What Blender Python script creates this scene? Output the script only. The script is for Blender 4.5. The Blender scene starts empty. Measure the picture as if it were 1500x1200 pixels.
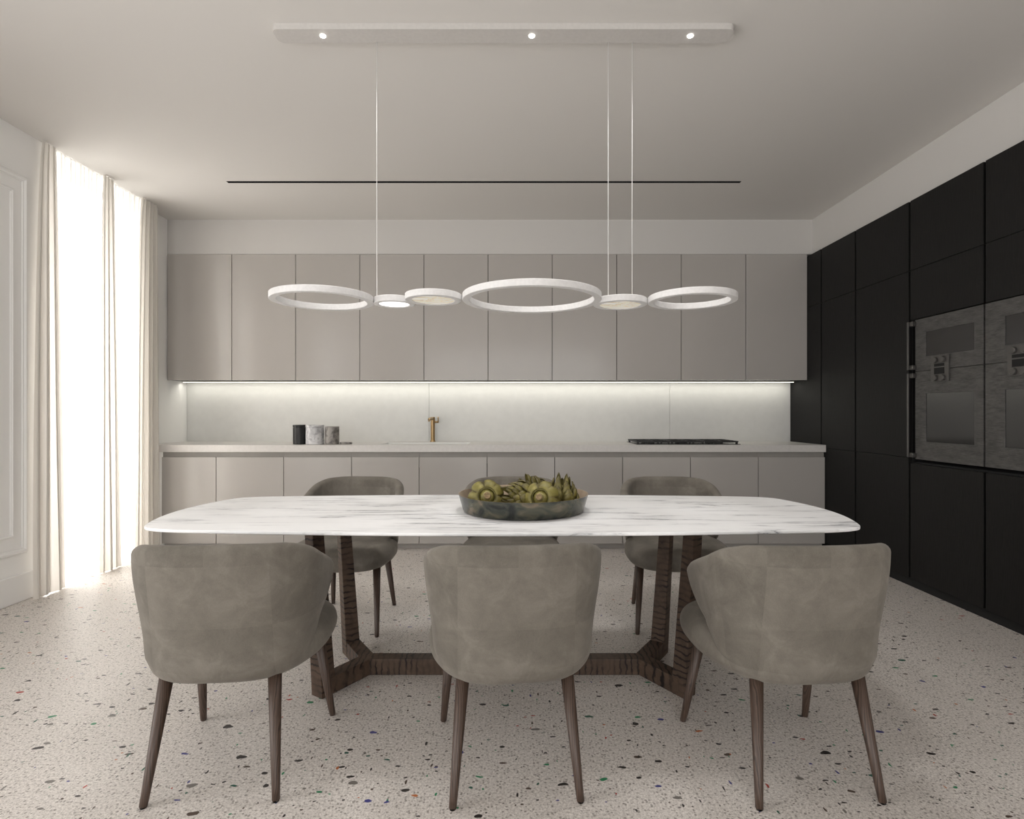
import bpy, bmesh, math, random
from mathutils import Vector, Matrix, Euler
random.seed(7)
SC = bpy.context.scene
COL = SC.collection
PI = math.pi

# ------------------------------------------------------------------ helpers
def tag(o, label=None, cat=None, group=None, kind=None):
    if label: o['label'] = label
    if cat: o['category'] = cat
    if group: o['group'] = group
    if kind: o['kind'] = kind
    return o

def link(name, me, mat=None, parent=None, smooth=False, bevel=0, subsurf=0, seg=2, auto=None):
    o = bpy.data.objects.new(name, me)
    COL.objects.link(o)
    if mat: me.materials.append(mat)
    if parent: o.parent = parent
    if smooth:
        for p in me.polygons: p.use_smooth = True
    if bevel:
        m = o.modifiers.new('bevel', 'BEVEL'); m.width = bevel; m.segments = seg; m.limit_method = 'ANGLE'
    if subsurf:
        m = o.modifiers.new('sub', 'SUBSURF'); m.levels = subsurf; m.render_levels = subsurf
    return o

def empty(name, loc=(0, 0, 0), rz=0):
    o = bpy.data.objects.new(name, None); COL.objects.link(o)
    o.location = loc; o.rotation_euler = (0, 0, rz)
    o.empty_display_size = .1
    return o

class MB:
    def __init__(s): s.v = []; s.f = []
    def add(s, vs, fs):
        n = len(s.v); s.v += [tuple(v) for v in vs]; s.f += [tuple(i + n for i in f) for f in fs]; return s
    def box(s, x0, x1, y0, y1, z0, z1):
        vs = [(x, y, z) for x in (x0, x1) for y in (y0, y1) for z in (z0, z1)]
        return s.add(vs, [(0, 1, 3, 2), (4, 6, 7, 5), (0, 4, 5, 1), (2, 3, 7, 6), (0, 2, 6, 4), (1, 5, 7, 3)])
    def grid(s, rows, closed_u=False, closed_v=False):
        R = len(rows); Cn = len(rows[0]); vs = [p for r in rows for p in r]; fs = []
        for i in range(R if closed_v else R - 1):
            for j in range(Cn if closed_u else Cn - 1):
                a = i * Cn + j; b = i * Cn + (j + 1) % Cn
                c = ((i + 1) % R) * Cn + (j + 1) % Cn; d = ((i + 1) % R) * Cn + j
                fs.append((a, b, c, d))
        return s.add(vs, fs)
    def lathe(s, prof, n=48, c=(0, 0), cap0=False, cap1=False):
        rows = [[(c[0] + r * math.cos(2 * PI * k / n), c[1] + r * math.sin(2 * PI * k / n), z) for k in range(n)] for r, z in prof]
        base = len(s.v); s.grid(rows, closed_u=True)
        if cap0: s.f.append(tuple(base + k for k in range(n))[::-1])
        if cap1: s.f.append(tuple(base + (len(prof) - 1) * n + k for k in range(n)))
        return s
    def tube(s, pts, rad, n=12, cap=True):
        rows = []
        pts = [Vector(p) for p in pts]
        rads = rad if isinstance(rad, (list, tuple)) else [rad] * len(pts)
        up = Vector((0, 0, 1))
        for i, p in enumerate(pts):
            d = (pts[min(i + 1, len(pts) - 1)] - pts[max(i - 1, 0)]).normalized()
            a = d.cross(up)
            if a.length < 1e-3: a = d.cross(Vector((0, 1, 0)))
            a.normalize(); b = d.cross(a).normalized()
            rows.append([tuple(p + rads[i] * (math.cos(2 * PI * k / n) * a + math.sin(2 * PI * k / n) * b)) for k in range(n)])
        base = len(s.v); s.grid(rows, closed_u=True)
        if cap:
            s.f.append(tuple(base + k for k in range(n)))
            s.f.append(tuple(base + (len(pts) - 1) * n + k for k in range(n))[::-1])
        return s
    def slab_hole(s, X, Y, z0, z1):   # X=(x0,hx0,hx1,x1): a slab with one rectangular hole, clean topology
        x0, a, b, x1 = X; y0, c, d, y1 = Y
        out = [(x0, y0), (x1, y0), (x1, y1), (x0, y1)]; inn = [(a, c), (b, c), (b, d), (a, d)]
        vs = [(x, y, z) for z in (z0, z1) for (x, y) in out + inn]
        fs = []
        for k in range(4):
            m = (k + 1) % 4
            fs += [(k, m, m + 4, k + 4)[::-1], (8 + k, 8 + m, 12 + m, 12 + k), (k, m, 8 + m, 8 + k), (4 + k, 4 + m, 12 + m, 12 + k)[::-1]]
        return s.add(vs, fs)
    def build(s, name, mat, parent=None, smooth=False, bevel=0, subsurf=0, seg=2, merge=False):
        me = bpy.data.meshes.new(name); me.from_pydata(s.v, [], s.f)
        bm = bmesh.new(); bm.from_mesh(me)
        if merge: bmesh.ops.remove_doubles(bm, verts=bm.verts, dist=1e-5)
        bmesh.ops.recalc_face_normals(bm, faces=bm.faces)
        bm.to_mesh(me); bm.free()
        return link(name, me, mat, parent, smooth, bevel, subsurf, seg)

def box(name, mat, b, parent=None, bevel=0, **k):
    return MB().box(*b).build(name, mat, parent, bevel=bevel, **k)

def smoothstep(x, a, b):
    t = max(0, min(1, (x - a) / (b - a))); return t * t * (3 - 2 * t)
def interp(x, tab):
    if x <= tab[0][0]: return tab[0][1]
    for (a, b), (c, d) in zip(tab, tab[1:]):
        if x <= c: return b + (d - b) * (x - a) / (c - a)
    return tab[-1][1]

# ------------------------------------------------------------------ materials
class NT:
    def __init__(s, name):
        s.m = bpy.data.materials.new(name); s.m.use_nodes = True; s.t = s.m.node_tree
        s.b = s.t.nodes['Principled BSDF']; s.out = s.t.nodes['Material Output']
    def n(s, typ, **k):
        nd = s.t.nodes.new(typ)
        for a, v in k.items():
            if a.startswith('i_'): nd.inputs[a[2:].replace('_', ' ')].default_value = v
            else: setattr(nd, a, v)
        return nd
    def l(s, a, b): s.t.links.new(a, b)
    def coords(s, scale=(1, 1, 1), rot=(0, 0, 0), loc=(0, 0, 0), kind='Object'):
        tc = s.n('ShaderNodeTexCoord'); mp = s.n('ShaderNodeMapping')
        mp.inputs['Scale'].default_value = scale; mp.inputs['Rotation'].default_value = rot; mp.inputs['Location'].default_value = loc
        s.l(tc.outputs[kind], mp.inputs[0]); return mp.outputs[0]
    def noise(s, vec, scale, detail=4, rough=.55, dist=0):
        nd = s.n('ShaderNodeTexNoise'); nd.inputs['Scale'].default_value = scale; nd.inputs['Detail'].default_value = detail
        nd.inputs['Roughness'].default_value = rough; nd.inputs['Distortion'].default_value = dist
        s.l(vec, nd.inputs['Vector']); return nd.outputs['Fac']
    def ramp(s, fac, stops, interp='LINEAR'):
        r = s.n('ShaderNodeValToRGB'); e = r.color_ramp; e.interpolation = interp
        while len(e.elements) > 1: e.elements.remove(e.elements[-1])
        e.elements[0].position = stops[0][0]; e.elements[0].color = (*stops[0][1], 1)
        for p, c in stops[1:]:
            x = e.elements.new(p); x.color = (*c, 1)
        s.l(fac, r.inputs[0]); return r.outputs[0]
    def mix(s, fac, a, b, mode='MIX'):
        m = s.n('ShaderNodeMix', data_type='RGBA', blend_type=mode)
        for sock, v in ((m.inputs[0], fac), (m.inputs[6], a), (m.inputs[7], b)):
            if hasattr(v, 'links'): s.l(v, sock)
            else: sock.default_value = v if not isinstance(v, tuple) else (*v, 1)
        return m.outputs[2]
    def math(s, op, a, b=None, clamp=False):
        m = s.n('ShaderNodeMath', operation=op, use_clamp=clamp)
        for k, v in enumerate((a, b)):
            if v is None: continue
            if hasattr(v, 'links'): s.l(v, m.inputs[k])
            else: m.inputs[k].default_value = v
        return m.outputs[0]
    def bump(s, h, strength=.2, dist=.01):
        b = s.n('ShaderNodeBump'); b.inputs['Strength'].default_value = strength; b.inputs['Distance'].default_value = dist
        s.l(h, b.inputs['Height']); s.l(b.outputs[0], s.b.inputs['Normal'])
    def color(s, c):
        if hasattr(c, 'links'): s.l(c, s.b.inputs['Base Color'])
        else: s.b.inputs['Base Color'].default_value = (*c, 1)
    def set(s, **k):
        for a, v in k.items(): s.b.inputs[a.replace('_', ' ')].default_value = v
        return s

def plain(name, c, rough=.5, metal=0, var=.04, scale=6, bump=0, bscale=300, **k):
    t = NT(name); v = t.coords()
    f = t.noise(v, scale, 3)
    lo = tuple(x * (1 - var) for x in c); hi = tuple(min(1, x * (1 + var)) for x in c)
    t.color(t.ramp(f, [(.35, lo), (.65, hi)]))
    t.set(Roughness=rough, Metallic=metal, **k)
    if bump: t.bump(t.noise(v, bscale, 2), bump, .001)
    return t.m

M = {}
M['wall'] = plain('painted_plaster_brightened', (.90, .895, .885), .8, var=0)  # colour raised to stand in for the extra light on the left wall
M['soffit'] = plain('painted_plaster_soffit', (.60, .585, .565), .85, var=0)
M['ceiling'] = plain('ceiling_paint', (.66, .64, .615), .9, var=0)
M['trim'] = plain('trim_paint', (.87, .865, .855), .55, var=0)
M['lacquer'] = plain('greige_lacquer', (.435, .412, .388), .17, var=.015, scale=2)
M['lacquer_base'] = plain('greige_lacquer_base', (.425, .405, .383), .22, var=.015, scale=2)
M['carcass'] = plain('cabinet_carcass', (.035, .033, .03), .6)
M['channel'] = plain('grip_channel', (.30, .285, .265), .5)
M['quartz'] = plain('quartz_worktop', (.64, .62, .60), .35, var=.03, scale=40)
M['splash'] = plain('backsplash_stone', (.66, .66, .645), .4, var=.02, scale=14)
M['white'] = plain('white_enamel', (.80, .80, .79), .35, var=.02)
M['pend'] = plain('white_plaster_metal', (.74, .73, .725), .5, var=.04, scale=70)
M['canopy'] = plain('canopy_paint', (.56, .54, .52), .6, var=.03, scale=60)
M['brass'] = plain('brushed_bronze', (.36, .25, .13), .35, 1.0)
M['black'] = plain('matte_black', (.012, .012, .012), .45)
M['blackgloss'] = plain('black_glass', (.01, .01, .011), .12)
M['slot'] = plain('slot_black', (.006, .006, .006), .9)
M['chrome'] = plain('satin_steel', (.32, .31, .30), .35, 1.0)
M['handle'] = plain('dark_handle_steel', (.11, .105, .10), .4, .8)
M['pvc'] = plain('window_frame_paint', (.78, .77, .75), .4)

def emis(name, c, s):
    t = NT(name); t.b.inputs['Base Color'].default_value = (*c, 1)
    t.b.inputs['Emission Color'].default_value = (*c, 1); t.b.inputs['Emission Strength'].default_value = s
    return t.m
M['led'] = emis('led_strip', (1, .97, .86), 3)
M['lens'] = emis('spot_lens', (1, .97, .92), 14)
M['opal'] = emis('opal_diffuser', (1, .98, .95), 1.6)

# lit alabaster
t = NT('alabaster'); v = t.coords(scale=(1, 2.2, 1), rot=(0, 0, .6))
f = t.noise(v, 9, 6, .6, 1.2)
c = t.ramp(f, [(.3, (.95, .92, .84)), (.47, (.86, .80, .66)), (.54, (.62, .55, .42)), (.62, (.93, .90, .80))])
t.color(c); t.l(c, t.b.inputs['Emission Color']); t.set(Roughness=.35); t.b.inputs['Emission Strength'].default_value = .28
M['alabaster'] = t.m

# marble table top: long thin grey veins along x
t = NT('white_marble')
def vein(scl, loc_, nscale, w0, w1, g0, g1, rot=.05, dist=.7):
    v = t.coords(scale=scl, rot=(0, 0, rot), loc=loc_)
    nd = t.n('ShaderNodeTexNoise'); nd.inputs['Scale'].default_value = nscale; nd.inputs['Detail'].default_value = 9
    nd.inputs['Roughness'].default_value = .6; nd.inputs['Distortion'].default_value = dist; t.l(v, nd.inputs['Vector'])
    d = t.math('ABSOLUTE', t.math('SUBTRACT', nd.outputs['Fac'], .5))
    line = t.ramp(d, [(0, (1, 1, 1)), (w0, (.30,) * 3), (w1, (0, 0, 0))])
    gate = t.ramp(t.noise(t.coords(scale=(1.2, 2.2, 1), loc=loc_), 2.4, 4), [(g0, (0, 0, 0)), (g1, (1, 1, 1))])
    return t.mix(1.0, line, gate, 'MULTIPLY')
a1 = vein((.26, 3.2, 1), (3.7, 1.6, 0), 3.4, .010, .036, .40, .60, .06, .35)
a2 = vein((.4, 5.0, 1), (8, 5, 0), 3.0, .012, .030, .48, .64, -.05, .3)
cloud = t.ramp(t.noise(t.coords(scale=(.5, 4.5, 1), loc=(7, 2, 0)), 3.4, 7, .62), [(.58, (.93, .93, .935)), (.78, (.76, .77, .79))])
c = t.mix(a1, cloud, (.15, .155, .175)); c = t.mix(t.math('MULTIPLY', a2, .6), c, (.30, .30, .32))
t.color(c); t.set(Roughness=.42)
M['marble'] = t.m

def small_marble(name, a, b, lo, hi, sc):
    t = NT(name); f = t.noise(t.coords(rot=(.4, .5, .3)), sc, 6, .65, 1.5)
    t.color(t.ramp(f, [(lo, a), (hi, b)])); t.set(Roughness=.35); return t.m
M['marblew'] = small_marble('white_marble_canister', (.74, .74, .75), (.33, .33, .35), .45, .68, 14)
M['marbleg'] = small_marble('grey_marble_canister', (.30, .28, .26), (.09, .08, .075), .46, .62, 11)

# walnut legs
def wood(name, a, b, scale, wscale=8, axis='Z', rough=.5, dist=6):
    t = NT(name); v = t.coords(scale=scale)
    w = t.n('ShaderNodeTexWave', wave_type='BANDS', bands_direction=axis)
    w.inputs['Scale'].default_value = wscale; w.inputs['Distortion'].default_value = dist
    w.inputs['Detail'].default_value = 3; w.inputs['Detail Scale'].default_value = 1.4
    t.l(v, w.inputs['Vector'])
    c1 = t.ramp(w.outputs['Fac'], [(0, a), (.8, b), (1, tuple(x * .6 for x in a))])
    t.color(c1); t.set(Roughness=rough); return t.m
M['walnut'] = wood('walnut', (.050, .030, .021), (.092, .058, .042), (1, 1, .12), 22, 'X', .45, 5)
# zebrano: dark wavy bands crossing each member, irregular widths
def zebra(name, axis, scale=(1, 1, 1)):
    t = NT(name); v = t.coords(scale=scale)
    w = t.n('ShaderNodeTexWave', wave_type='BANDS', bands_direction=axis)
    w.inputs['Scale'].default_value = 12; w.inputs['Distortion'].default_value = 3.6
    w.inputs['Detail'].default_value = 2.5; w.inputs['Detail Scale'].default_value = 2.2; t.l(v, w.inputs['Vector'])
    g = t.noise(t.coords(scale=(6, 6, 6)), 1.2, 2)
    lines = t.ramp(w.outputs['Fac'], [(0, (.0, .0, .0)), (.10, (.25,) * 3), (.32, (1, 1, 1))])
    m1 = t.math('MAXIMUM', lines, t.ramp(g, [(.42, (0, 0, 0)), (.58, (.8, .8, .8))]))
    base = t.ramp(t.noise(v, 14, 4, .6, 1), [(.3, (.055, .036, .026)), (.7, (.105, .069, .048))])
    t.color(t.mix(m1, (.008, .005, .005), base)); t.set(Roughness=.5); t.b.inputs['Specular IOR Level'].default_value = .3; return t.m
M['zebraX'] = zebra('zebrano_beam', 'X')
M['zebraZ'] = zebra('zebrano_upright', 'Z')

# dark oak tall cabinets
t = NT('black_stained_oak'); v = t.coords(scale=(1, 1, .035))
f = t.noise(v, 260, 4, .7); f2 = t.noise(v, 60, 3)
t.color(t.ramp(f, [(.38, (.003, .0028, .0027)), (.66, (.0095, .0088, .0084))]))
t.set(Roughness=.55); t.b.inputs['Specular IOR Level'].default_value = .28; t.bump(f, .6, .002)
M['oak'] = t.m
t = NT('oven_steel'); f = t.noise(t.coords(scale=(1, .3, 4)), 60, 5, .7); g = t.noise(t.coords(scale=(1, .6, 2)), 16, 5, .7)
t.color(t.mix(.5, t.ramp(f, [(.38, (.045, .0435, .042)), (.62, (.135, .131, .127))]), t.ramp(g, [(.38, (.045, .043, .041)), (.62, (.12, .116, .112))])))
t.set(Roughness=.5, Metallic=.35); M['oven'] = t.m
M['ovenglass'] = plain('oven_glass', (.030, .029, .028), .10, 0, var=.02); 
M['ovenglass'].node_tree.nodes['Principled BSDF'].inputs['Specular IOR Level'].default_value = .6
M['panel'] = plain('oven_control_steel', (.10, .095, .09), .4, .4)

# velvet
t = NT('taupe_velvet'); v = t.coords()
blot = t.noise(v, 10, 6, .66, .5); fine = t.noise(v, 420, 2)
fl = t.n('ShaderNodeVectorMath', operation='FLOOR'); t.l(t.coords(scale=(5.6, 2.2, 5.2), loc=(.0, .3, .22)), fl.inputs[0])
wn = t.n('ShaderNodeTexWhiteNoise'); t.l(fl.outputs[0], wn.inputs['Vector'])
c = t.ramp(blot, [(.33, (.098, .087, .073)), (.52, (.152, .137, .116)), (.68, (.225, .206, .178))])
c = t.mix(.28, c, t.ramp(wn.outputs['Value'], [(0, (.11, .10, .083)), (1, (.25, .228, .195))]))
t.color(t.mix(.25, c, t.ramp(fine, [(.3, (.11, .098, .082)), (.7, (.22, .20, .172))])))
t.set(Roughness=.85, Sheen_Weight=.15, Sheen_Roughness=.45); t.b.inputs['Sheen Tint'].default_value = (.9, .86, .8, 1)
t.b.inputs['Specular IOR Level'].default_value = .2
t.bump(t.noise(v, 60, 3), .12, .003)
M['velvet'] = t.m

# terrazzo floor
t = NT('terrazzo'); v = t.coords()
n1 = t.noise(v, 120, 3, .7); n2 = t.noise(v, 230, 2); big = t.noise(v, 2.2, 3)
base = t.ramp(n1, [(.30, (.28, .25, .225)), (.42, (.56, .52, .485)), (.58, (.72, .675, .635)), (.70, (.82, .78, .74))])
sp = t.ramp(n2, [(.31, (.28, .25, .22)), (.42, (1, 1, 1))])
base = t.mix(.75, base, t.mix(1.0, base, sp, 'MULTIPLY'))
vs_ = t.n('ShaderNodeTexVoronoi'); vs_.inputs['Scale'].default_value = 90; t.l(v, vs_.inputs['Vector'])
spk = t.n('ShaderNodeSeparateColor'); t.l(vs_.outputs['Color'], spk.inputs[0])
sm = t.math('MULTIPLY', t.math('GREATER_THAN', spk.outputs[0], .60), t.math('LESS_THAN', vs_.outputs['Distance'], .34))
base = t.mix(t.math('MULTIPLY', sm, .68), base, (.17, .15, .13))
dn = t.n('ShaderNodeTexNoise'); dn.inputs['Scale'].default_value = 28; dn.inputs['Detail'].default_value = 2; t.l(v, dn.inputs['Vector'])
def chips(base, scale, stretch, rot, thr, dens, loc):
    mp = t.coords(scale=stretch, rot=(0, 0, rot), loc=loc)
    off = t.n('ShaderNodeVectorMath', operation='MULTIPLY_ADD')
    t.l(dn.outputs['Color'], off.inputs[0]); off.inputs[1].default_value = (.035, .035, 0); t.l(mp, off.inputs[2])
    vo = t.n('ShaderNodeTexVoronoi', voronoi_dimensions='2D'); vo.inputs['Scale'].default_value = scale; t.l(off.outputs[0], vo.inputs['Vector'])
    sc = t.n('ShaderNodeSeparateColor'); t.l(vo.outputs['Color'], sc.inputs[0])
    size = t.math('ADD', t.math('MULTIPLY', sc.outputs[2], thr * .7), thr * .5)
    m = t.math('MULTIPLY', t.math('LESS_THAN', vo.outputs['Distance'], size), t.math('GREATER_THAN', sc.outputs[0], 1 - dens))
    col = t.ramp(sc.outputs[1], [(0, (.018, .014, .012)), (.40, (.07, .045, .03)), (.55, (.02, .20, .085)), (.67, (.015, .09, .06)), (.74, (.045, .045, .20)),
                                 (.81, (.36, .035, .02)), (.86, (.45, .14, .04)), (.89, (.16, .145, .13))], 'CONSTANT')
    return t.mix(m, base, col)
base = chips(base, 11, (1, 2.0, 1), .5, .135, .17, (0, 0, 0))
base = chips(base, 17, (2.2, 1, 1), .3, .13, .12, (3.3, 1.7, 0))
base = chips(base, 6.2, (1, 1.7, 1), -.35, .09, .16, (9.1, 4.2, 0))
base = chips(base, 30, (1, 1.5, 1), 1.1, .16, .07, (5.1, 8.7, 0))
t.color(base); t.set(Roughness=.42); t.b.inputs['Specular IOR Level'].default_value = .4
M['terrazzo'] = t.m

# bowl
t = NT('smoked_bronze_glaze'); f = t.noise(t.coords(scale=(1, 1, 1.6)), 9, 4, .5, 1.4)
t.color(t.ramp(f, [(.38, (.030, .032, .030)), (.5, (.065, .068, .058)), (.60, (.10, .098, .07)), (.72, (.19, .15, .11))]))
t.set(Roughness=.24, Metallic=.55); M['bowl_out'] = t.m
M['bowl_in'] = plain('bowl_inner_bronze', (.36, .28, .20), .42, .45, var=.2, scale=9)
# artichoke
t = NT('artichoke_green'); f = t.noise(t.coords(), 30, 4)
at = t.n('ShaderNodeAttribute', attribute_name='tipness')
c = t.ramp(f, [(.3, (.12, .103, .020)), (.55, (.205, .178, .042)), (.75, (.34, .295, .105))])
t.color(t.mix(t.ramp(at.outputs['Fac'], [(.72, (0, 0, 0)), (1, (.75,) * 3)]), c, (.05, .036, .018)))
t.set(Roughness=.5); M['arti'] = t.m
M['arti_stem'] = plain('artichoke_stem', (.30, .26, .11), .6, var=.25, scale=40)
M['arti_cut'] = plain('artichoke_cut_stem', (.24, .17, .085), .7, var=.3, scale=120)

# fabrics for curtains
def cloth(name, col, transp, transl):
    t = NT(name)
    d = t.n('ShaderNodeBsdfDiffuse'); d.inputs[0].default_value = (*col, 1)
    tl = t.n('ShaderNodeBsdfTranslucent'); tl.inputs[0].default_value = (*col, 1)
    tr = t.n('ShaderNodeBsdfTransparent')
    wv = t.noise(t.coords(scale=(1, 1, .02)), 90, 2)
    m1 = t.n('ShaderNodeMixShader'); m1.inputs[0].default_value = transl; t.l(d.outputs[0], m1.inputs[1]); t.l(tl.outputs[0], m1.inputs[2])
    m2 = t.n('ShaderNodeMixShader'); t.l(t.math('ADD', t.math('MULTIPLY', wv, .06), transp - .03), m2.inputs[0])
    t.l(m1.outputs[0], m2.inputs[1]); t.l(tr.outputs[0], m2.inputs[2]); t.l(m2.outputs[0], t.out.inputs[0])
    return t.m
M['sheer'] = cloth('sheer_voile', (.90, .89, .87), .34, .6)
M['drape'] = cloth('linen_drape', (.80, .77, .725), .03, .22)
M['frosted'] = cloth('light_dimming_glass', (.85, .85, .84), .45, .8)  # added glass that weakens daylight in the top of the opening
t = NT('window_glass'); gl = t.n('ShaderNodeBsdfGlossy'); gl.inputs['Roughness'].default_value = .02
tr = t.n('ShaderNodeBsdfTransparent'); m = t.n('ShaderNodeMixShader'); m.inputs[0].default_value = .05
t.l(tr.outputs[0], m.inputs[1]); t.l(gl.outputs[0], m.inputs[2]); t.l(m.outputs[0], t.out.inputs[0]); M['glass'] = t.m

# ------------------------------------------------------------------ setting
CZ = 2.96          # ceiling
XL, XR = -3.11, 3.30
YB = 5.47; YF = 4.84; YU = 5.135; XC = 2.68; REAR = -2.6
def struct(o): o['kind'] = 'structure'; return o
struct(box('floor', M['terrazzo'], (-3.45, 3.4, REAR - .15, 5.65, -.1, 0)))
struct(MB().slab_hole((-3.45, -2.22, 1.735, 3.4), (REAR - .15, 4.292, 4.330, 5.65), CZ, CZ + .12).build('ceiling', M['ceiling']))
# left wall: two floor-to-lintel windows (one in view behind the curtains, one unseen beside the viewer, added for light from the left)
W1 = (3.70, 4.66); W2 = (-.6, 1.5); WT = 2.952
mb = MB()
mb.box(-3.40, XL, REAR, W2[0], 0, CZ).box(-3.40, XL, W2[0], W2[1], WT, CZ).box(-3.40, XL, W2[1], W1[0], 0, CZ)
mb.box(-3.40, XL, W1[0], W1[1], WT, CZ).box(-3.40, XL, W1[1], 4.87, 0, CZ).box(-3.40, -3.20, 4.87, 5.62, 0, CZ)
struct(mb.build('wall_left', M['wall']))
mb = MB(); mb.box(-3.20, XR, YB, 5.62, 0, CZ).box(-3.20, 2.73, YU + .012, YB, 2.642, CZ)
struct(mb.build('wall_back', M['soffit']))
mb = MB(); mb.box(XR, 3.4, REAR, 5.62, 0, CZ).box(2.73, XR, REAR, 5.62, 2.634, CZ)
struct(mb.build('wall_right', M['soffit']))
RW = (-2.2, 2.2)  # unseen window opening behind the camera, added for frontal light
mb = MB(); mb.box(-3.4, RW[0], REAR - .15, REAR, 0, CZ).box(RW[1], 3.4, REAR - .15, REAR, 0, CZ).box(RW[0], RW[1], REAR - .15, REAR, 2.6, CZ)
struct(mb.build('wall_rear', M['wall']))
# baseboard + mouldings
mb = MB(); mb.box(XL, XL + .014, W2[1], 3.66, 0, .172)
struct(mb.build('baseboard_left', M['trim'], bevel=.004))
def moulding(name, y0, y1, z0, z1, w=.035, t=.018):
    mb = MB(); prof = [(0, 0), (0, t * .5), (w * .25, t), (w * .55, t), (w * .8, t * .45), (w, t * .45), (w, 0)]
    rows = []
    for (yy, zz, sy, sz) in ((y0, z0, 1, 1), (y1, z0, -1, 1), (y1, z1, -1, -1), (y0, z1, 1, -1)):
        rows.append([(XL + d, yy + sy * o, zz + sz * o) for o, d in prof])
    mb.grid(rows, closed_v=True); return struct(mb.build(name, M['trim']))
moulding('trim_1', 1.75, 3.56, .30, 2.675)
moulding('trim_2', 1.84, 3.465, .41, 2.57, .022, .012)
# windows
def window(name, y0, y1, x=-3.34, zt=WT):
    f = MB(); w = .045; th = 2.62
    f.box(x - .03, x + .03, y0, y0 + w, 0, zt).box(x - .03, x + .03, y1 - w, y1, 0, zt)
    f.box(x - .03, x + .03, y0 + w, y1 - w, zt - w, zt).box(x - .03, x + .03, y0 + w, y1 - w, 0, w)
    c = (y0 + y1) / 2; f.box(x - .03, x + .03, c - .035, c + .035, w, zt - w)
    f.box(x - .03, x + .03, y0 + w, c - .035, th, th + .05).box(x - .03, x + .03, c + .035, y1 - w, th, th + .05)  # added bar below the dimming panes
    o = struct(f.build(name, M['pvc']))
    for (a, b) in ((y0 + w, c - .035), (c + .035, y1 - w)):
        box('pane', M['glass'], (x - .004, x + .004, a, b, w, th), o)
        box('light_dimming_pane', M['frosted'], (x - .004, x + .004, a, b, th + .05, zt - w), o)  # added upper panes, dim the glow of the sheers near the ceiling
    return o
window('window_1', *W1); window('added_window_side', *W2)  # second one is out of view, added as a side light source
f = MB()
for (a, b) in ((RW[0], RW[0] + .06), (-.76, -.70), (.70, .76), (RW[1] - .06, RW[1])): f.box(a, b, REAR - .11, REAR - .05, .06, 2.54)
f.box(RW[0], RW[1], REAR - .11, REAR - .05, 0, .06).box(RW[0], RW[1], REAR - .11, REAR - .05, 2.54, 2.6)
o = struct(f.build('added_window_rear', M['pvc']))  # frame of the added rear window, never in view
for (a, b) in ((-2.14, -.76), (-.70, .70), (.76, 2.14)):
    box('pane', M['glass'], (a, b, REAR - .084, REAR - .076, .06, 2.54), o)
# black slot in the ceiling
mb = MB(); mb.box(-2.22, 1.735, 4.292, 4.330, CZ + .05, CZ + .06)
mb.box(-2.222, -2.219, 4.292, 4.330, CZ + .001, CZ + .05).box(1.734, 1.737, 4.292, 4.330, CZ + .001, CZ + .05)
mb.box(-2.22, 1.735, 4.290, 4.293, CZ + .001, CZ + .05).box(-2.22, 1.735, 4.329, 4.332, CZ + .001, CZ + .05)
tag(mb.build('ceiling_slot', M['slot']), 'long narrow black recessed slot in the ceiling in front of the grey wall cabinets', 'ceiling slot')

# ------------------------------------------------------------------ kitchen run at the back
ORD = ['first', 'second', 'third', 'fourth', 'fifth', 'sixth', 'seventh', 'eighth', 'ninth', 'tenth']
def px2x(px, Y): return (px - 755) * Y / 820
ue = [-3.195] + [px2x(p, YU) for p in (339.5, 433, 527, 621, 715, 809, 903.5, 998, 1092.5)] + [XC - .002]
for i in range(10):
    a, b = ue[i], ue[i + 1]
    r = empty('wall_cabinet', ((a + b) / 2, YU, 1.484))
    w = (b - a) / 2
    box('body', M['carcass'], (-w + .0005, w - .0005, .022, YB - YU - .003, .002, 1.154), r)
    box('door', M['lacquer'], (-w + .0026, w - .0026, 0, .020, 0, 1.153), r, bevel=.0012)
    if i == 0: lab = 'greige wall cabinet at the left end of the row, next to the curtains'
    elif i == 9: lab = 'greige wall cabinet at the right end of the row, against the black tall cupboards'
    elif i == 3: lab = 'handleless greige wall cabinet, fourth of ten from the left'
    else: lab = 'handleless greige wall cabinet, %s of ten from the left above the backsplash' % ORD[i]
    tag(r, lab, 'wall cabinet', 'greige wall cabinets above the backsplash')
be = [-3.06] + [px2x(p, YF) for p in (316.5, 415.5, 515, 614, 713.5, 812.5, 912, 1011.5, 1111)] + [XC - .002]
for i in range(10):
    a, b = be[i], be[i + 1]
    r = empty('base_cabinet', ((a + b) / 2, YF, .0)); w = (b - a) / 2
    box('body', M['carcass'], (-w + .0005, w - .0005, .024, YB - YF - .003, .055, .69 if i in (3, 4) else .797), r)
    box('grip_channel', M['channel'], (-w + .0005, w - .0005, .020, .05, .799, .843), r)
    box('door', M['lacquer_base'], (-w + .0026, w - .0026, 0, .022, .052, .800), r, bevel=.0012)
    if i == 0: lab = 'narrow greige base cabinet under the left end of the worktop'
    elif i == 9: lab = 'greige base cabinet under the right end of the worktop beside the black cupboards'
    else: lab = 'handleless greige base cabinet, %s of ten from the left under the worktop' % ORD[i]
    tag(r, lab, 'base cabinet', 'greige base cabinets under the worktop')
tag(box('plinth', M['lacquer_base'], (-3.06, XC - .002, YF + .05, YF + .07, 0, .05)), 'low recessed greige plinth along the floor under the base cabinets', 'plinth')
tag(box('filler_panel', M['wall'], (-3.198, -3.062, YF + .04, YF + .06, 0, .843)), 'white filler strip between base cabinets and left wall', 'panel')
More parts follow.
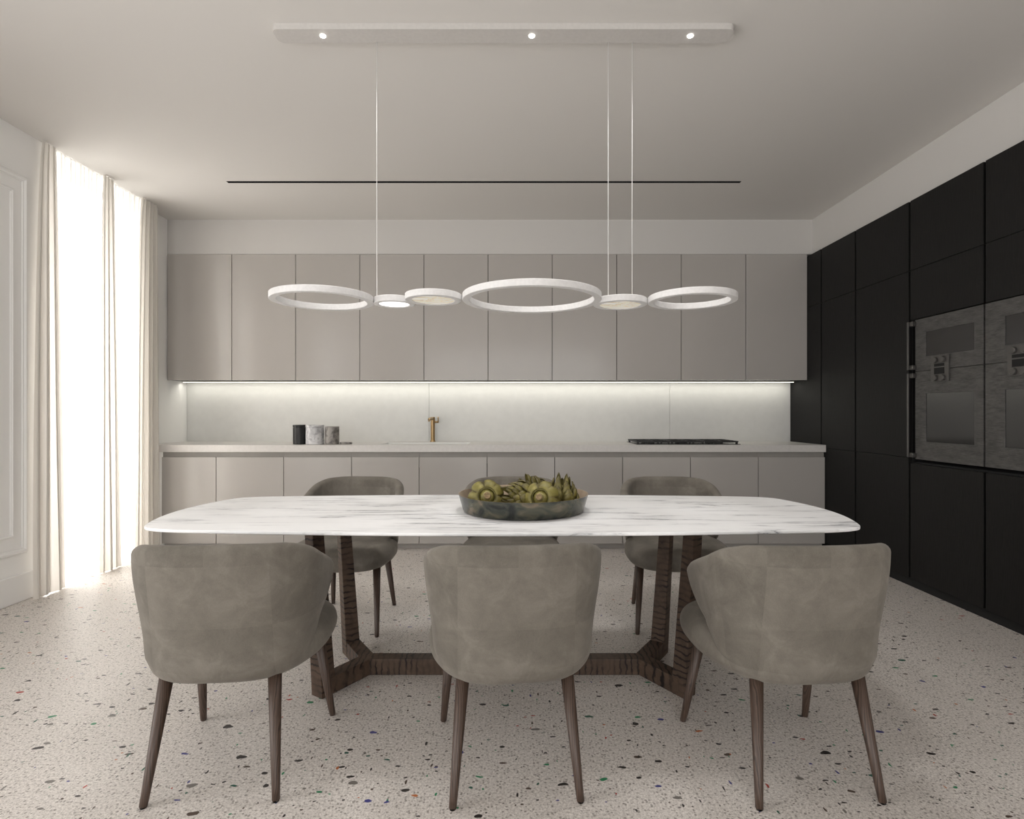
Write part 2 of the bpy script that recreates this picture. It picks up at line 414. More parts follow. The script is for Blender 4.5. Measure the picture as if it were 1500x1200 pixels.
# worktop with sink cut-out
SX = (-1.22, -.42); SY = (4.96, 5.33)
wt = MB().slab_hole((-3.198, SX[0], SX[1], XC - .002), (YF - .015, SY[0], SY[1], YB - .022), .845, .906).build('worktop', M['quartz'], bevel=.002)
wt.location = (0, 0, 0)
tag(wt, 'long pale quartz worktop running the whole back wall', 'worktop')
s = MB(); a, b = SX; c, d = SY; z = .70
s.add([(a + .001, c + .001, .9045), (b - .001, c + .001, .9045), (b - .001, d - .001, .9045), (a + .001, d - .001, .9045),
       (a + .012, c + .012, z), (b - .012, c + .012, z), (b - .012, d - .012, z), (a + .012, d - .012, z),
       (a + .012, c + .012, .9045), (b - .012, c + .012, .9045), (b - .012, d - .012, .9045), (a + .012, d - .012, .9045)],
      [(0, 1, 9, 8), (1, 2, 10, 9), (2, 3, 11, 10), (3, 0, 8, 11), (8, 9, 5, 4), (9, 10, 6, 5), (10, 11, 7, 6), (11, 8, 4, 7), (4, 5, 6, 7)])
sk = s.build('sink', M['white'])
tag(sk, 'white undermounted sink basin set in the worktop in front of the bronze tap', 'sink')
MB().lathe([(.0, z + .004), (.03, z + .004), (.034, z + .001)], 24, ((a + b) / 2, (c + d) / 2)).build('drain', M['chrome'], sk, smooth=True)
# backsplash panels
be3 = [-3.198, px2x(628.5, YB - .02), px2x(981, YB - .02), XC - .002]
for i, lab in enumerate(('pale stone backsplash panel behind the canisters, left of the tap', 'pale stone backsplash panel between the tap and the hob seam', 'pale stone backsplash panel at the right, beside the black cupboards')):
    tag(box('backsplash_panel', M['splash'], (be3[i] + .001, be3[i + 1] - .001, YB - .020, YB - .002, .8455, 1.483), bevel=.001), lab, 'backsplash', 'backsplash panels')
# led profile under the wall cabinets
r = empty('led_strip_light', (0, 5.345, 1.482))
box('profile', M['white'], (-3.17, 2.655, -.012, .012, -.006, .0015), r)
box('diffuser', M['led'], (-3.169, 2.654, -.009, .009, -.0085, -.0062), r)
tag(r, 'thin glowing warm white strip light under the wall cabinets', 'strip light')
# tap
r = empty('kitchen_tap', (-.795, 5.385, .906))
MB().lathe([(.0, 0), (.027, 0), (.027, .008), (.022, .012), (.0205, .02), (.0205, .235), (.018, .238), (0, .238)], 32).build('body', M['brass'], r, smooth=False)
MB().tube([(0, 0, .222), (0, -.10, .222), (0, -.205, .222), (0, -.225, .219), (0, -.235, .208), (0, -.235, .196)], .0115, 14).build('spout', M['brass'], r, smooth=True)
MB().tube([(.015, 0, .19), (.052, 0, .19)], .010, 14).build('handle', M['brass'], r, smooth=True)
hd = [o for o in r.children if o.name.startswith('handle')][0]
MB().tube([(.052, 0, .183), (.052, 0, .24)], .006, 12).build('lever', M['brass'], hd, smooth=True)
tag(r, 'slim brushed bronze kitchen tap with upright lever standing behind the sink', 'tap')
# hob
r = empty('gas_hob', (1.51, 5.10, .906))
box('glass_plate', M['blackgloss'], (-.455, .455, -.22, .22, 0, .006), r, bevel=.003)
for cx in (-.30, 0, .30):
    mb = MB()
    for yy in (-.19, .19): mb.box(cx - .14, cx + .14, yy - .006, yy + .006, .018, .030)
    for xx in (-.14, .14): mb.box(cx + xx - .006, cx + xx + .006, -.19, .19, .018, .030)
    for yy in (-.10, .0, .10): mb.box(cx - .134, cx + .134, yy - .005, yy + .005, .020, .032)
    mb.box(cx - .005, cx + .005, -.184, .184, .0205, .0315)
    for xx in (-.134, .134):
        for yy in (-.18, .18): mb.box(cx + xx - .008, cx + xx + .008, yy - .008, yy + .008, .006, .018)
    mb.build('pan_support', M['black'], r)
for (cx, cy, rr) in ((-.30, -.10, .032), (-.30, .10, .042), (0, 0, .055), (.30, -.10, .042), (.30, .10, .032)):
    MB().lathe([(0, .006), (rr, .006), (rr, .014), (rr * .8, .016), (rr * .8, .0195), (0, .0195)], 24, (cx, cy)).build('burner', M['black'], r, smooth=False)
tag(r, 'flat black gas hob with iron pan supports on the right of the worktop', 'hob')
# canisters
def canister(name, x, y, rr, h, mat, lid=True):
    r = empty(name, (x, y, .906))
    hb = h * .86 if lid else h
    MB().lathe([(0, 0), (rr - .003, 0), (rr, .003), (rr, hb - .002), (rr - .002, hb), (rr - .009, hb), (rr - .009, .012), (0, .012)], 48).build('jar', mat, r, smooth=False)
    if lid: MB().lathe([(0, hb + .0005), (rr - .004, hb + .0005), (rr - .004, hb + .004), (rr + .001, hb + .006), (rr + .001, h - .003), (rr - .002, h), (0, h)], 48).build('lid', mat, r, smooth=False)
    return r
tag(canister('storage_canister', -1.912, 4.955, .054, .172, M['black']), 'tall black canister on the worktop, left of the white marble one', 'canister', 'canisters on the worktop')
tag(canister('storage_canister', -1.776, 4.96, .078, .172, M['marblew']), 'wide white marble canister on the worktop', 'canister', 'canisters on the worktop')
tag(canister('storage_canister', -1.622, 4.955, .061, .157, M['marbleg'], False), 'open grey marble canister on the worktop without its lid', 'canister', 'canisters on the worktop')
tag(MB().lathe([(0, 0), (.052, 0), (.054, .002), (.054, .016), (.052, .018), (0, .018)], 40, (0, 0)).build('canister_lid', M['marbleg']), 'round grey marble lid lying flat on the worktop beside the open canister', 'lid')
bpy.data.objects['canister_lid'].location = (-1.502, 4.965, .906)

# ------------------------------------------------------------------ tall dark cupboards on the right
G = .0085
ZS = 2.147; ZT = 2.622
def tall_unit(y0, y1, doors, body_gaps=(), label='', name='tall_cupboard'):
    yc = (y0 + y1) / 2; r = empty(name, (XC, yc, 0)); h = (y1 - y0) / 2
    z = 0
    lo = .06; segs = []
    for g in body_gaps: segs.append((lo, g[0])); lo = g[1]
    segs.append((lo, ZT))
    for a, b in segs: box('body', M['slot'], (.024, XR - XC - .004, -h + .001, h - .001, a, b), r)
    box('plinth', M['slot'], (.02, .06, -h + .001, h - .001, 0, .058), r)
    for (a, b) in doors:
        box('door', M['oak'], (0, .021, -h + G, h - G, a + .0015, b - .0015), r, bevel=.0012)
    tag(r, label, 'cupboard' if name == 'tall_cupboard' else 'oven housing', 'black tall cupboards along the right wall')
    return r
seq = [4.905, 4.413, 3.808, 3.199, 2.592, 1.985]
tall_unit(seq[0], YB - .004, [(.06, ZS), (ZS, ZT)], label='black tall cupboard in the back corner, partly behind the end of the worktop')
tall_unit(seq[1], seq[0], [(.06, .88), (.88, ZS), (ZS, ZT)], label='narrow black tall cupboard just in front of the worktop end')
tall_unit(seq[2], seq[1], [(.06, .88), (.88, ZS), (ZS, ZT)], label='wide black tall cupboard directly left of the first oven column')
OT, OM, OB = 1.805, 1.459, .872
for i, lab in ((3, 'black tall housing holding the fully visible double oven'), (4, 'black tall housing at the right edge holding the cut-off double oven')):
    tall_unit(seq[i], seq[i - 1], [(.06, OB - .03), (OT + .004, ZS), (ZS, ZT)], [(OB - .02, OT + .003)], lab, 'oven_housing')
tall_unit(seq[5], seq[4], [(.06, .88), (.88, ZS), (ZS, ZT)], label='black tall cupboard beyond the right edge of the view')
# ovens
def oven_unit(y0, y1, far_handle, wl, wr, lab, labg):
    r = empty('double_oven', (XC, (y0 + y1) / 2, OB)); h = (y1 - y0) / 2 - .006
    yc = (y0 + y1) / 2
    zt, zm = OT - OB, OM - OB
    box('body', M['black'], (.022, .5, -h + .02, h - .02, .0, zt - .01), r)
    def door(z0, z1, wz0, wz1, nm):
        # a frame with an inset glass window; wl / wr are offsets from the far (left) edge
        mb = MB(); ya, yb = h - wl, h - wr     # ya > yb
        o = [(-h, z0), (h, z0), (h, z1), (-h, z1)]; n = [(yb, wz0), (ya, wz0), (ya, wz1), (yb, wz1)]
        vs = [(x, y, z) for x in (0, .021) for (y, z) in o + n]; fs = []
        for k in range(4):
            m = (k + 1) % 4
            fs += [(k, m, m + 4, k + 4), (8 + k, 8 + m, 12 + m, 12 + k)[::-1], (k, m, 8 + m, 8 + k)[::-1], (4 + k, 4 + m, 12 + m, 12 + k)]
        mb.add(vs, fs)
        d = mb.build(nm, M['oven'], r, bevel=.001)
        box('oven_window', M['ovenglass'], (.004, .012, yb + .0005, ya - .0005, wz0 + .0005, wz1 - .0005), d)
        return d
    dl = door(.0015, zm - .0015, .993 - OB, 1.31 - OB, 'oven_door')
    du = door(zm + .0015, zt - .0015, 1.552 - OB, 1.713 - OB, 'oven_door')
    for d, (z0, z1) in ((dl, (.012, zm - .012)), (du, (zm + .012, zt - .012))):
        hy = (h + .026) if far_handle else (-h - .0)
        mb = MB(); mb.box(-.036, -.026, hy - .007, hy + .007, z0, z1)
        for (za, zb_) in ((z0, z0 + .03), (z1 - .03, z1)): mb.box(-.027, .0, (h - .012) if far_handle else (-h), (h + .032) if far_handle else (-h + .04), za, zb_)
        mb.build('handle', M['handle'], d, bevel=.002)
    # control panel straddling the joint
    cy = h - (wl + (.132 if far_handle else .10)); cz = 1.462 - OB
    cp = box('control_panel', M['panel'], (-.012, -.001, cy - .072, cy + .072, cz - .082, cz + .082), r, bevel=.001)
    for (yy, zz) in ((.03, .056), (-.034, .056), (.03, -.058), (-.034, -.058)):
        mb = MB(); mb.lathe([(0, -.0035), (.019, -.0035), (.019, 0.009), (.017, .011), (0, .011)], 32)
        k = mb.build('knob', M['panel'], cp, bevel=0); k.rotation_euler = (0, -PI / 2, 0); k.location = (-.016, cy + yy, cz + zz)
    box('display', M['slot'], (-.0135, -.0122, cy - .042, cy + .042, cz + .014, cz + .032), cp)
    box('display', M['slot'], (-.0135, -.0122, cy - .042, cy + .042, cz - .034, cz + .006), cp)
    return tag(r, lab, 'oven', 'built-in double ovens')
oven_unit(seq[3] + .002, 3.758, True, .096, .482, 'grey steel double oven fully in view with knobs and a vertical bar handle', '')
oven_unit(seq[4], seq[3], False, .128, .520, 'grey steel double oven cut off by the right edge of the view', '')

# ------------------------------------------------------------------ curtains
def curtain(name, top, bot, folds, amp, xt, xb, mat, z1, nz=26, ph=0, jit=0, seed=1, thick=0, z0=.006):
    rnd = random.Random(seed); ns = folds * 14
    fr = [rnd.uniform(.7, 1.3) for _ in range(folds + 1)]; tot = sum(fr[:folds]); cum = [0]
    for k in range(folds): cum.append(cum[-1] + fr[k] / tot)
    ams = [rnd.uniform(.65, 1.15) for _ in range(folds + 1)]
    rows = []
    for i in range(nz + 1):
        q = i / nz; z = z0 + (z1 - z0) * q
        e = 1 - q
        y0 = top[0] + (bot[0] - top[0]) * e ** .6; y1 = top[1] + (bot[1] - top[1]) * e ** .6
        row = []
        for j in range(ns + 1):
            s = j / ns; k = min(folds - 1, int(s * folds)); fs = s * folds - k
            yy = cum[k] + (cum[k + 1] - cum[k]) * fs
            a = amp * (.55 + .45 * e) * (ams[k] * (1 - fs) + ams[k + 1] * fs)
            w = math.sin(2 * PI * fs + ph)
            w2 = math.sin(2 * PI * (s * folds * .5 + .3 * math.sin(3 * q + seed))) * jit
            yk = (y1 - y0) * (yy + .22 / folds * math.sin(4 * PI * fs + ph))
            row.append((xt + (xb - xt) * e + a * w + w2 * e, y0 + yk, z))
        rows.append(row)
    o = MB().grid(rows).build(name, mat, smooth=True)
    if thick:
        m = o.modifiers.new('solid', 'SOLIDIFY'); m.thickness = thick
    return o
ZC = CZ - .004
tag(curtain('drape_curtain', (3.64, 3.745), (3.52, 3.775), 3, .022, -3.075, -3.035, M['drape'], ZC, seed=3, jit=.006), 'gathered cream curtain bundle nearest the moulded wall panel', 'curtain', 'cream curtain bundles at the window')
tag(curtain('drape_curtain', (4.165, 4.27), (4.10, 4.312), 3, .022, -3.065, -3.04, M['drape'], ZC, seed=5, jit=.006), 'middle cream curtain bundle between the two glowing sheer sections', 'curtain', 'cream curtain bundles at the window')
tag(curtain('drape_curtain', (4.60, 4.80), (4.48, 4.80), 5, .022, -3.07, -3.05, M['drape'], ZC, seed=8, jit=.006), 'wide cream curtain bundle at the kitchen end of the window', 'curtain', 'cream curtain bundles at the window')
tag(curtain('sheer_curtain', (3.72, 4.20), (3.74, 4.16), 6, .010, -3.098, -3.095, M['sheer'], ZC, seed=11, jit=.003), 'bright sheer white curtain between the first and middle cream bundles', 'curtain', 'sheer curtains')
tag(curtain('sheer_curtain', (4.24, 4.72), (4.27, 4.66), 7, .010, -3.098, -3.095, M['sheer'], ZC, seed=12, jit=.003), 'bright sheer white curtain between the middle bundle and the kitchen end bundle', 'curtain', 'sheer curtains')

# ------------------------------------------------------------------ dining table
TX, TY = -.05, 2.48
r = empty('dining_table', (TX, TY, 0))
def top_outline(n=160, inset=0):
    pts = []
    a, b, cr = 1.44 - inset, .475 - inset, .085
    # gently bowed sides with rounded corners
    hx, hy = 1.345 - inset, .40 - inset       # where the corner sits
    def side(u, along, half, bow):  return half + bow * (1 - (u / along) ** 2)
    raw = []
    N = 40
    for k in range(N + 1):   # right side, y from -hy to hy
        u = -hy + 2 * hy * k / N; raw.append((side(u, hy, hx + .0, a - hx), u))
    for k in range(1, N + 1):
        u = hx - 2 * hx * k / N; raw.append((u, side(u, hx, hy, b - hy)))
    for k in range(1, N + 1):
        u = hy - 2 * hy * k / N; raw.append((-side(u, hy, hx, a - hx), u))
    for k in range(1, N):
        u = -hx + 2 * hx * k / N; raw.append((u, -side(u, hx, hy, b - hy)))
    # round corners by repeated averaging near the corners only
    for it in range(6):
        new = []
        L = len(raw)
        for i, p in enumerate(raw):
            if abs(p[0]) > hx - .13 and abs(p[1]) > hy - .09:
                q, s_ = raw[i - 1], raw[(i + 1) % L]
                new.append(((q[0] + 2 * p[0] + s_[0]) / 4, (q[1] + 2 * p[1] + s_[1]) / 4))
            else: new.append(p)
        raw = new
    return raw
ol = top_outline()
mb = MB(); th = .014
rows = []
for (off, z) in ((.010, .750 - th), (.001, .750 - th * .75), (0, .750 - th * .5), (.0006, .7488), (.0020, .750)):
    rows.append([(p[0] * (1 - off / 1.4), p[1] * (1 - off / .45), z) for p in ol])
mb.grid(rows, closed_u=True); n = len(ol)
mb.f.append(tuple(range(n))[::-1]); mb.f.append(tuple(4 * n + k for k in range(n)))
mb.build('tabletop', M['marble'], r)
# base
def prism(path_a, path_b):
    n = len(path_a); return (list(path_a) + list(path_b), [tuple(range(n))[::-1], tuple(range(n, 2 * n))] + [(k, (k + 1) % n, n + (k + 1) % n, n + k) for k in range(n)])
YJ = .075
bh = .072
mb = MB(); mb.box(-.625, .625, YJ - .034, YJ + .034, 0, bh); mb.build('beam', M['zebraX'], r, bevel=.003)
for s in (-1, 1):
    for q in (-1, 1):
        fx, fy = .755 * s, (-.125 if q < 0 else .27)     # foot of the upright
        jx, jy = .625 * s, YJ
        d = Vector((fx - jx, fy - jy, 0)).normalized(); nrm = Vector((-d.y, d.x, 0)) * .034
        A = Vector((jx, jy, 0)) - d * .02; B = Vector((fx, fy, 0)) + d * .002
        pa = [A - nrm, B - nrm, B + nrm, A + nrm]; pb = [p + Vector((0, 0, bh - (.0008 if q < 0 else .0016))) for p in pa]
        mb = MB(); mb.add(*prism(pa, pb)); mb.build('foot_arm', M['zebraX'], r, bevel=.003)
        # upright: blade turned like the arm, tapering upwards, leaning slightly outwards
        tx, ty = fx + .045 * s, fy + (.0 if q < 0 else .0)
        d2 = d; w0, w1 = .036, .028
        def quad(cx, cy, z, w, t_): 
            n2 = Vector((-d2.y, d2.x, 0)); c_ = Vector((cx, cy, z)); return [c_ - d2 * w - n2 * t_, c_ + d2 * w - n2 * t_, c_ + d2 * w + n2 * t_, c_ - d2 * w + n2 * t_]
        mb = MB(); mb.add(*prism(quad(fx, fy, 0, w0, .0345), quad(tx, ty, .7355, w1, .026))); mb.build('upright', M['zebraZ'], r, bevel=.003)
tag(r, 'long dining table with white veined marble top on a dark striped wood base', 'table')

# ------------------------------------------------------------------ chairs
EDGE = [(.33, -.17), (.38, -.14), (.44, -.06), (.50, .03), (.55, .095), (.58, .13), (.61, .152), (.66, .155), (.80, .155)]
TOP = [(-.26, .788), (-.21, .780), (-.14, .755), (-.07, .717), (.0, .688), (.06, .665), (.11, .638), (.14, .612), (.16, .59)]
def shell_mesh():
    NS, t0 = 72, .023
    rows = []
    for i in range(NS + 1):
        s = -1 + 2 * i / NS
        # cluster near the ends
        s = math.copysign(1 - (1 - abs(s)) ** 1.35, s)
        a = abs(s)
        zbot = .345
        end = max(0, (a - .93) / .07); thk = t0 * math.sqrt(max(0, 1 - end ** 2)) + .0008
        loop = []
        def P(z, off):
            ye = interp(z, EDGE)
            fl = smoothstep(z, .345, .43)
            W = .235 + .030 * fl + .030 * smoothstep(z, .42, .72); D = .232 + .020 * fl + .037 * smoothstep(z, .42, .79)
            rr = .0
            if z < .40: rr = .050 * (1 - math.sqrt(max(0, 1 - ((.40 - z) / .058) ** 2)))  # rolled underside
            W -= rr; D -= rr
            # widest angle so that the front edge reaches ye
            n = 2.8
            frac = max(-.999, min(.999, ye / (D + .02)))
            thm = PI / 2 + math.asin(math.copysign(abs(frac) ** (n / 2), frac)) if True else 0
            th = s * thm
            sx, cx = math.sin(th), math.cos(th)
            x = W * math.copysign(abs(sx) ** (2 / n), sx); y = -D * math.copysign(abs(cx) ** (2 / n), cx)
            # outward normal of the superellipse
            nx = math.copysign(abs(sx) ** (2 - 2 / n), sx) / W; ny = -math.copysign(abs(cx) ** (2 - 2 / n), cx) / D
            L = math.hypot(nx, ny) or 1; nx /= L; ny /= L
            return (x - nx * (t0 - off), y - ny * (t0 - off), z)
        K = 20; ztop = .75
        for it in range(25): ztop += .5 * (interp(P(ztop, 0)[1], TOP) - ztop)
        zt = ztop - thk
        for k in range(K): loop.append(P(zbot + (zt - zbot) * k / K, thk))
        for k in range(9):
            an = PI * k / 8; q = P(zt, thk * math.cos(an)); loop.append((q[0], q[1], zt + thk * math.sin(an)))
        for k in range(1, K): loop.append(P(zt - (zt - zbot) * k / K, -thk))
        rows.append(loop)
    mb = MB(); mb.grid(rows, closed_u=True)
    L = len(rows[0]); 
    mb.f.append(tuple(range(L))); mb.f.append(tuple(NS * L + k for k in range(L))[::-1])
    return mb
def seat_mesh():
    # cushion: superellipse plan, rounded edges, crowned top, pinched towards the back
    mb = MB(); N = 72; rows = []
    prof = []
    for k in range(13):
        an = -PI / 2 + PI * k / 12
        prof.append((math.cos(an), math.sin(an)))
    def ring(sc, z0, crown):
        row = []
        for j in range(N):
            th = 2 * PI * j / N; c, s = math.cos(th), math.sin(th)
            n = 3.3; W = .284
            x = W * math.copysign(abs(c) ** (2 / n), c); y = math.copysign(abs(s) ** (2 / n), s)
            y = y * (.285) + .042
            W2 = 1 - .13 * smoothstep(-y, -.05, .22)     # narrower towards the back, inside the shell
            x *= W2
            x *= sc[0]; y = .042 + (y - .042) * sc[1]
            row.append((x, y, z0 + crown * (1 - min(1, (x / .3) ** 2 + ((y - .03) / .28) ** 2))))
        return row
    hz = .058; zc = .402
    for (c, s) in prof:
        inset = (1 - c) * .058
        k = (1 - inset / .288, 1 - inset / .285)
        rows.append(ring(k, zc + s * hz, .014 if s > 0 else 0))
    top = []
    for f in (.75, .5, .25, .02): rows.append(ring((k[0] * f, k[1] * f), zc + hz, .014))
    bot = []
    for f in (.02, .4, .75): bot.append(ring((k[0] * f, k[1] * f), zc - hz, 0))
    mb.grid(bot + rows, closed_u=True)
    L = N; base = 0
    mb.f.append(tuple(range(N))[::-1]); R = len(bot + rows); mb.f.append(tuple((R - 1) * N + j for j in range(N)))
    return mb
def make_chair():
    r = empty('dining_chair')
    shell_mesh().build('backrest', M['velvet'], r, smooth=True)
    seat_mesh().build('seat', M['velvet'], r, smooth=True)
    for (fx, fy, tx, ty, zt) in ((-.193, -.242, -.163, -.165, .37), (.193, -.242, .163, -.165, .37), (-.243, .242, -.212, .150, .36), (.243, .242, .212, .150, .36)):
        mb = MB(); mb.tube([(fx, fy, 0), (fx, fy, .004), (fx + (tx - fx) * .1, fy + (ty - fy) * .1, zt * .1), (tx, ty, zt)], [.0095, .0115, .0125, .0215], 20)
        mb.build('leg', M['walnut'], r, smooth=True)
    return r
def copy_tree(o, parent=None):
    c = o.copy(); COL.objects.link(c); c.parent = parent
    for ch in list(o.children): copy_tree(ch, c)
    return c
proto = make_chair()
def fix_leg_shading(): pass
spots = [(-.939, 1.930, 4.3, 'taupe velvet dining chair at the left of the near side, back to the viewer'),
         (-.014, 1.925, 4.6, 'taupe velvet dining chair in the middle of the near side, below the fruit bowl'),
         (.902, 1.922, 4.0, 'taupe velvet dining chair at the right of the near side, nearest the ovens'),
         (-.955, 3.215, 175.6, 'taupe velvet dining chair at the left of the far side, facing the viewer'),
         (-.020, 3.215, 178, 'taupe velvet dining chair in the middle of the far side, mostly hidden behind the bowl'),
         (.908, 3.215, 176.6, 'taupe velvet dining chair at the right of the far side, facing the viewer')]
for i, (x, y, a, lab) in enumerate(spots):
    c = proto if i == 0 else copy_tree(proto)
    c.location = (x, y, 0); c.rotation_euler = (0, 0, math.radians(a))
    tag(c, lab, 'chair', 'taupe dining chairs around the table')

# ------------------------------------------------------------------ bowl and artichokes
BX, BY = .035, 2.49
r = empty('fruit_bowl', (BX, BY, .750))
MB().lathe([(0, 0), (.255, 0), (.264, .003), (.268, .010), (.2865, .075), (.2869, .0765)], 96).build('outside', M['bowl_out'], r, smooth=True)
MB().lathe([(.2869, .0765), (.2845, .0765), (.2840, .0760), (.2645, .012), (.258, .006), (0, .005)], 96).build('lining', M['bowl_in'], r, smooth=True)
tag(r, 'wide shallow smoked bronze bowl with straight sides on the marble table', 'bowl')

def artichoke(loc, axis, R, H, lab, seed, open_=0.0, stem=True, spin=0):
    rnd = random.Random(seed)
    mb = MB(); tip = []
    layers = 6
    for L in range(layers):
        q = L / (layers - 1)                     # 0 outer/low, 1 inner/high
        cnt = [7, 8, 7, 6, 5, 4][L]
        for k in range(cnt):
            az = 2 * PI * (k + .5 * (L % 2) + rnd.uniform(-.10, .10)) / cnt + spin
            rr = R * (1.0 - .58 * q); z0 = -H * .42 + H * .34 * q; ln = H * (.52 + .12 * q) * rnd.uniform(.93, 1.1)
            wd = R * (.66 - .22 * q); n1, n2 = 8, 7; rows = []
            lean = .06 + open_ * (1 - q) * .5 + rnd.uniform(0, .07)
            for i in range(n1 + 1):
                u = i / n1
                rad = rr * (.20 + .84 * math.sin(PI * min(1, u * .66 + .06)) ** .8) * (1 + lean * u * .9) + .0022 * (layers - L)
                zz = z0 + ln * u
                ww = wd * (math.sin(PI * (.20 + .40 * u)) ** .8) * max(0, 1 - u ** 2.6) ** .65 + .0006
                row = []
                for j in range(n2):
                    v_ = -1 + 2 * j / (n2 - 1)
                    ang = az + v_ * ww / max(rad, .01) * .85
                    rd = rad - .0045 * v_ * v_ * (.4 + u) + .002
                    row.append((rd * math.cos(ang), rd * math.sin(ang), zz))
                rows.append(row); tip += [max(u, .70 + .27 * smoothstep(abs(-1 + 2 * jj / (n2 - 1)), .55, 1)) for jj in range(n2)]
            mb.grid(rows)
    nb = len(mb.v)
    mb.lathe([(.001, -H * .44), (R * .34, -H * .42), (R * .55, -H * .30), (R * .74, -H * .05), (R * .5, H * .16), (.001, H * .26)], 20)
    tip += [.2] * (len(mb.v) - nb)
    o = mb.build('artichoke', M['arti'], smooth=True)
    at = o.data.attributes.new('tipness', 'FLOAT', 'POINT')
    for i, v in enumerate(tip): at.data[i].value = v
    sol = o.modifiers.new('solid', 'SOLIDIFY'); sol.thickness = .0016
    if stem:
        st = MB().lathe([(R * .34, -H * .41), (R * .26, -H * .50), (R * .235, -H * .60)], 14).build('stem', M['arti_stem'], o, smooth=True)
        MB().lathe([(R * .235, -H * .60), (R * .20, -H * .605), (.0005, -H * .600)], 14).build('cut_face', M['arti_cut'], st, smooth=False)
    o.location = loc
    o.rotation_euler = Vector(axis).normalized().to_track_quat('Z', 'Y').to_euler()
    return tag(o, lab, 'artichoke', 'artichokes in the bowl')
zb = .757
artichoke((BX - .160, BY - .075, zb + .058), (-.10, 1, -.30), .060, .125, 'green artichoke alone at the left of the bowl, cut stem facing out', 1)
artichoke((BX - .030, BY - .070, zb + .060), (-.85, -.40, .35), .058, .135, 'green artichoke near the middle of the bowl, its bud tip pointing left', 2, .10)
artichoke((BX + .035, BY + .050, zb + .076), (-.55, -.15, 1), .060, .125, 'green artichoke at the back of the pile, behind the one with bud tip left', 3, .08)
artichoke((BX + .078, BY - .125, zb + .060), (.25, 1, -.30), .057, .125, 'green artichoke at the front of the pile, cut stem facing out', 4)
artichoke((BX + .165, BY - .02, zb + .072), (.10, .0, 1), .062, .138, 'tallest green artichoke upright at the right of the bowl', 5, .06)

# ------------------------------------------------------------------ pendant lamp
PZ = 1.70; PH = .029
r = empty('pendant_lamp', (TX, 2.60, CZ))
def loc(o): o.location = Vector(o.location) - Vector(r.location); return o
def rounded_bar(x0, x1, y0, y1, z0, z1, rad):
    pts = []
    for (cx, cy, a0) in ((x1 - rad, y0 + rad, -PI / 2), (x1 - rad, y1 - rad, 0), (x0 + rad, y1 - rad, PI / 2), (x0 + rad, y0 + rad, PI)):
        for k in range(7): an = a0 + PI / 2 * k / 6; pts.append((cx + rad * math.cos(an), cy + rad * math.sin(an)))
    n = len(pts); mb = MB()
    mb.add([(x, y, z0) for x, y in pts] + [(x, y, z1) for x, y in pts], [tuple(range(n))[::-1], tuple(range(n, 2 * n))] + [(k, (k + 1) % n, n + (k + 1) % n, n + k) for k in range(n)])
    return mb
loc(rounded_bar(-1.115, 1.005, 2.551, 2.649, CZ - .029, CZ - .0005, .03).build('canopy', M['canopy'], r))
for x in (-.893, .076, .811):
    o = loc(MB().lathe([(0, -.0025), (.0125, -.0025), (.0125, .0005), (0, .0005)], 24).build('spotlight_lens', M['lens'], r))
    o.location = Vector((x, 2.596, CZ - .0295)) - Vector(r.location)
def ring(cx, cy, R, w, name='ring'):
    mb = MB(); z0, z1 = PZ, PZ + PH; b = .002
    mb.lathe([(R - b, z0), (R, z0 + b), (R, z1 - b), (R - b, z1), (R - w + b, z1), (R - w, z1 - b), (R - w, z0 + b), (R - w + b, z0), (R - b, z0)], 128)
    o = mb.build(name, M['pend'], r); o.location = Vector((cx, cy, 0)) - Vector(r.location); 
    return o
ring(-.900, 2.612, .2325, .032); ring(.0755, 2.594, .320, .034); ring(.8266, 2.62, .201, .031)
for (cx, cy, R, w, mt) in ((-.580, 2.680, .097, .026, 'opal'), (-.379, 2.585, .129, .032, 'alabaster'), (.505, 2.700, .127, .030, 'alabaster')):
    o = ring(cx, cy, R, w, 'disc_housing')
    MB().lathe([(0, PZ + .0035), (R - w - .0005, PZ + .0035), (R - w - .0005, PZ + PH - .003), (0, PZ + PH - .003)], 96).build('diffuser', M[mt], o)
def P_(x, y): return Vector((x, y)) 
cs = [((-.900, 2.612), (-.580, 2.680)), ((-.379, 2.585), (.0755, 2.594)), ((.0755, 2.594), (.505, 2.700)), ((.505, 2.700), (.8266, 2.62))]
rad = {(-.900, 2.612): .2325, (-.580, 2.680): .097, (-.379, 2.585): .129, (.0755, 2.594): .320, (.505, 2.700): .127, (.8266, 2.62): .201}
for a, b in cs:
    va, vb = Vector(a), Vector(b); d = (vb - va).normalized(); p = va + d * rad[a]; q = vb - d * rad[b]; c = (p + q) / 2; hl = max(.006, (q - p).length / 2 + .003)
    o = MB().box(-hl, hl, -.008, .008, PZ + .005, PZ + PH - .005).build('connector', M['chrome'], r)
    o.location = Vector((c.x, c.y, 0)) - Vector(r.location); o.rotation_euler = (0, 0, math.atan2(d.y, d.x))
for px in (552, 891, 926):
    x = px2x(px, 2.64)
    o = MB().tube([(0, 0, PZ + PH - .001), (0, 0, CZ - .029)], .0016, 8).build('cable', M['white'], r, smooth=True)
    o.location = Vector((x, 2.64, 0)) - Vector(r.location)
tag(r, 'white pendant lamp of linked rings and discs hung from a long ceiling bar', 'pendant lamp')

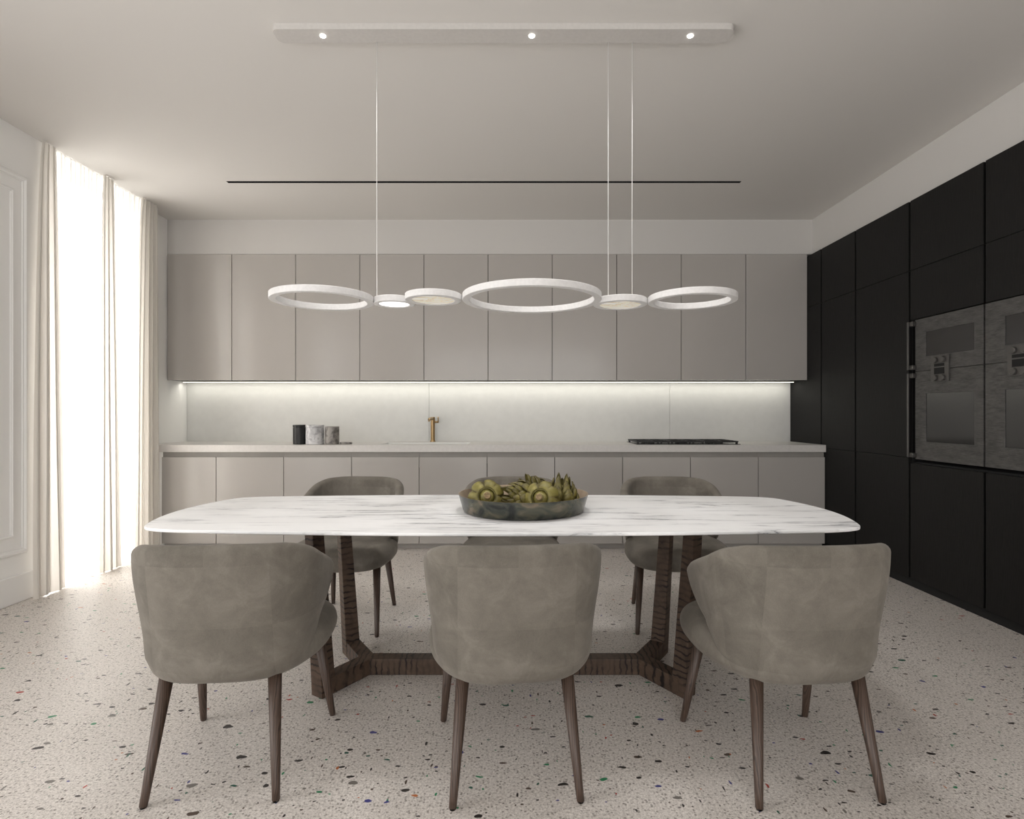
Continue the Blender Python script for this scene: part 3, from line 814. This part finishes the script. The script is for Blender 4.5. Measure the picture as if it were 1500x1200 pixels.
# ------------------------------------------------------------------ lights
def area(name, loc_, rot, sx, sy, power, col, spread=PI):
    l = bpy.data.lights.new(name, 'AREA'); l.shape = 'RECTANGLE'; l.size = sx; l.size_y = sy; l.energy = power; l.color = col; l.spread = spread
    o = bpy.data.objects.new(name, l); COL.objects.link(o); o.location = loc_; o.rotation_euler = rot; return o
area('daylight_window_1', (-3.75, (W1[0] + W1[1]) / 2, 1.25), (0, -PI / 2, 0), 2.46, 1.2, 125, (1, .965, .92))
area('fill_daylight_side', (-3.60, (W2[0] + W2[1]) / 2, 1.35), (0, -PI / 2, 0), 2.5, 2.0, 62, (1, .98, .965))  # fill light coming through the added side window
area('fill_daylight_rear', (0, REAR - .35, 1.35), (PI / 2, 0, 0), 4.2, 2.5, 66, (1, .985, .97))  # frontal fill light behind the added rear window
area('led_strip_glow', (-.257, 5.345, 1.472), (math.radians(14), 0, 0), 5.82, .015, 6.2, (1, .965, .85))
for x in (-.893, .076, .811):
    l = bpy.data.lights.new('canopy_spot', 'SPOT'); l.energy = 45; l.spot_size = math.radians(120); l.spot_blend = 1; l.shadow_soft_size = .16; l.color = (1, .985, .97)
    o = bpy.data.objects.new('canopy_spot', l); COL.objects.link(o); o.location = (x, 2.596, CZ - .036)
w = bpy.data.worlds.new('World'); SC.world = w; w.use_nodes = True
w.node_tree.nodes['Background'].inputs[0].default_value = (1, .99, .975, 1); w.node_tree.nodes['Background'].inputs[1].default_value = 2.0

# ------------------------------------------------------------------ camera
cam = bpy.data.cameras.new('camera'); co = bpy.data.objects.new('camera', cam); COL.objects.link(co)
co.location = (0, 0, 1.18); co.rotation_euler = (PI / 2, 0, 0)
cam.sensor_fit = 'HORIZONTAL'; cam.sensor_width = 36; cam.lens = 36 * 820 / 1500
cam.shift_x = -5 / 1500; cam.shift_y = 5.5 / 1500; cam.clip_start = .05
SC.camera = co
vs = SC.view_settings; vs.view_transform = 'Standard'; vs.look = 'None'; vs.gamma = 1; vs.exposure = 0
SC.cycles.use_denoising = True
SC.cycles.max_bounces = 10; SC.cycles.diffuse_bounces = 6; SC.cycles.transparent_max_bounces = 16
SC.cycles.sample_clamp_indirect = 4; SC.cycles.caustics_reflective = False; SC.cycles.caustics_refractive = False
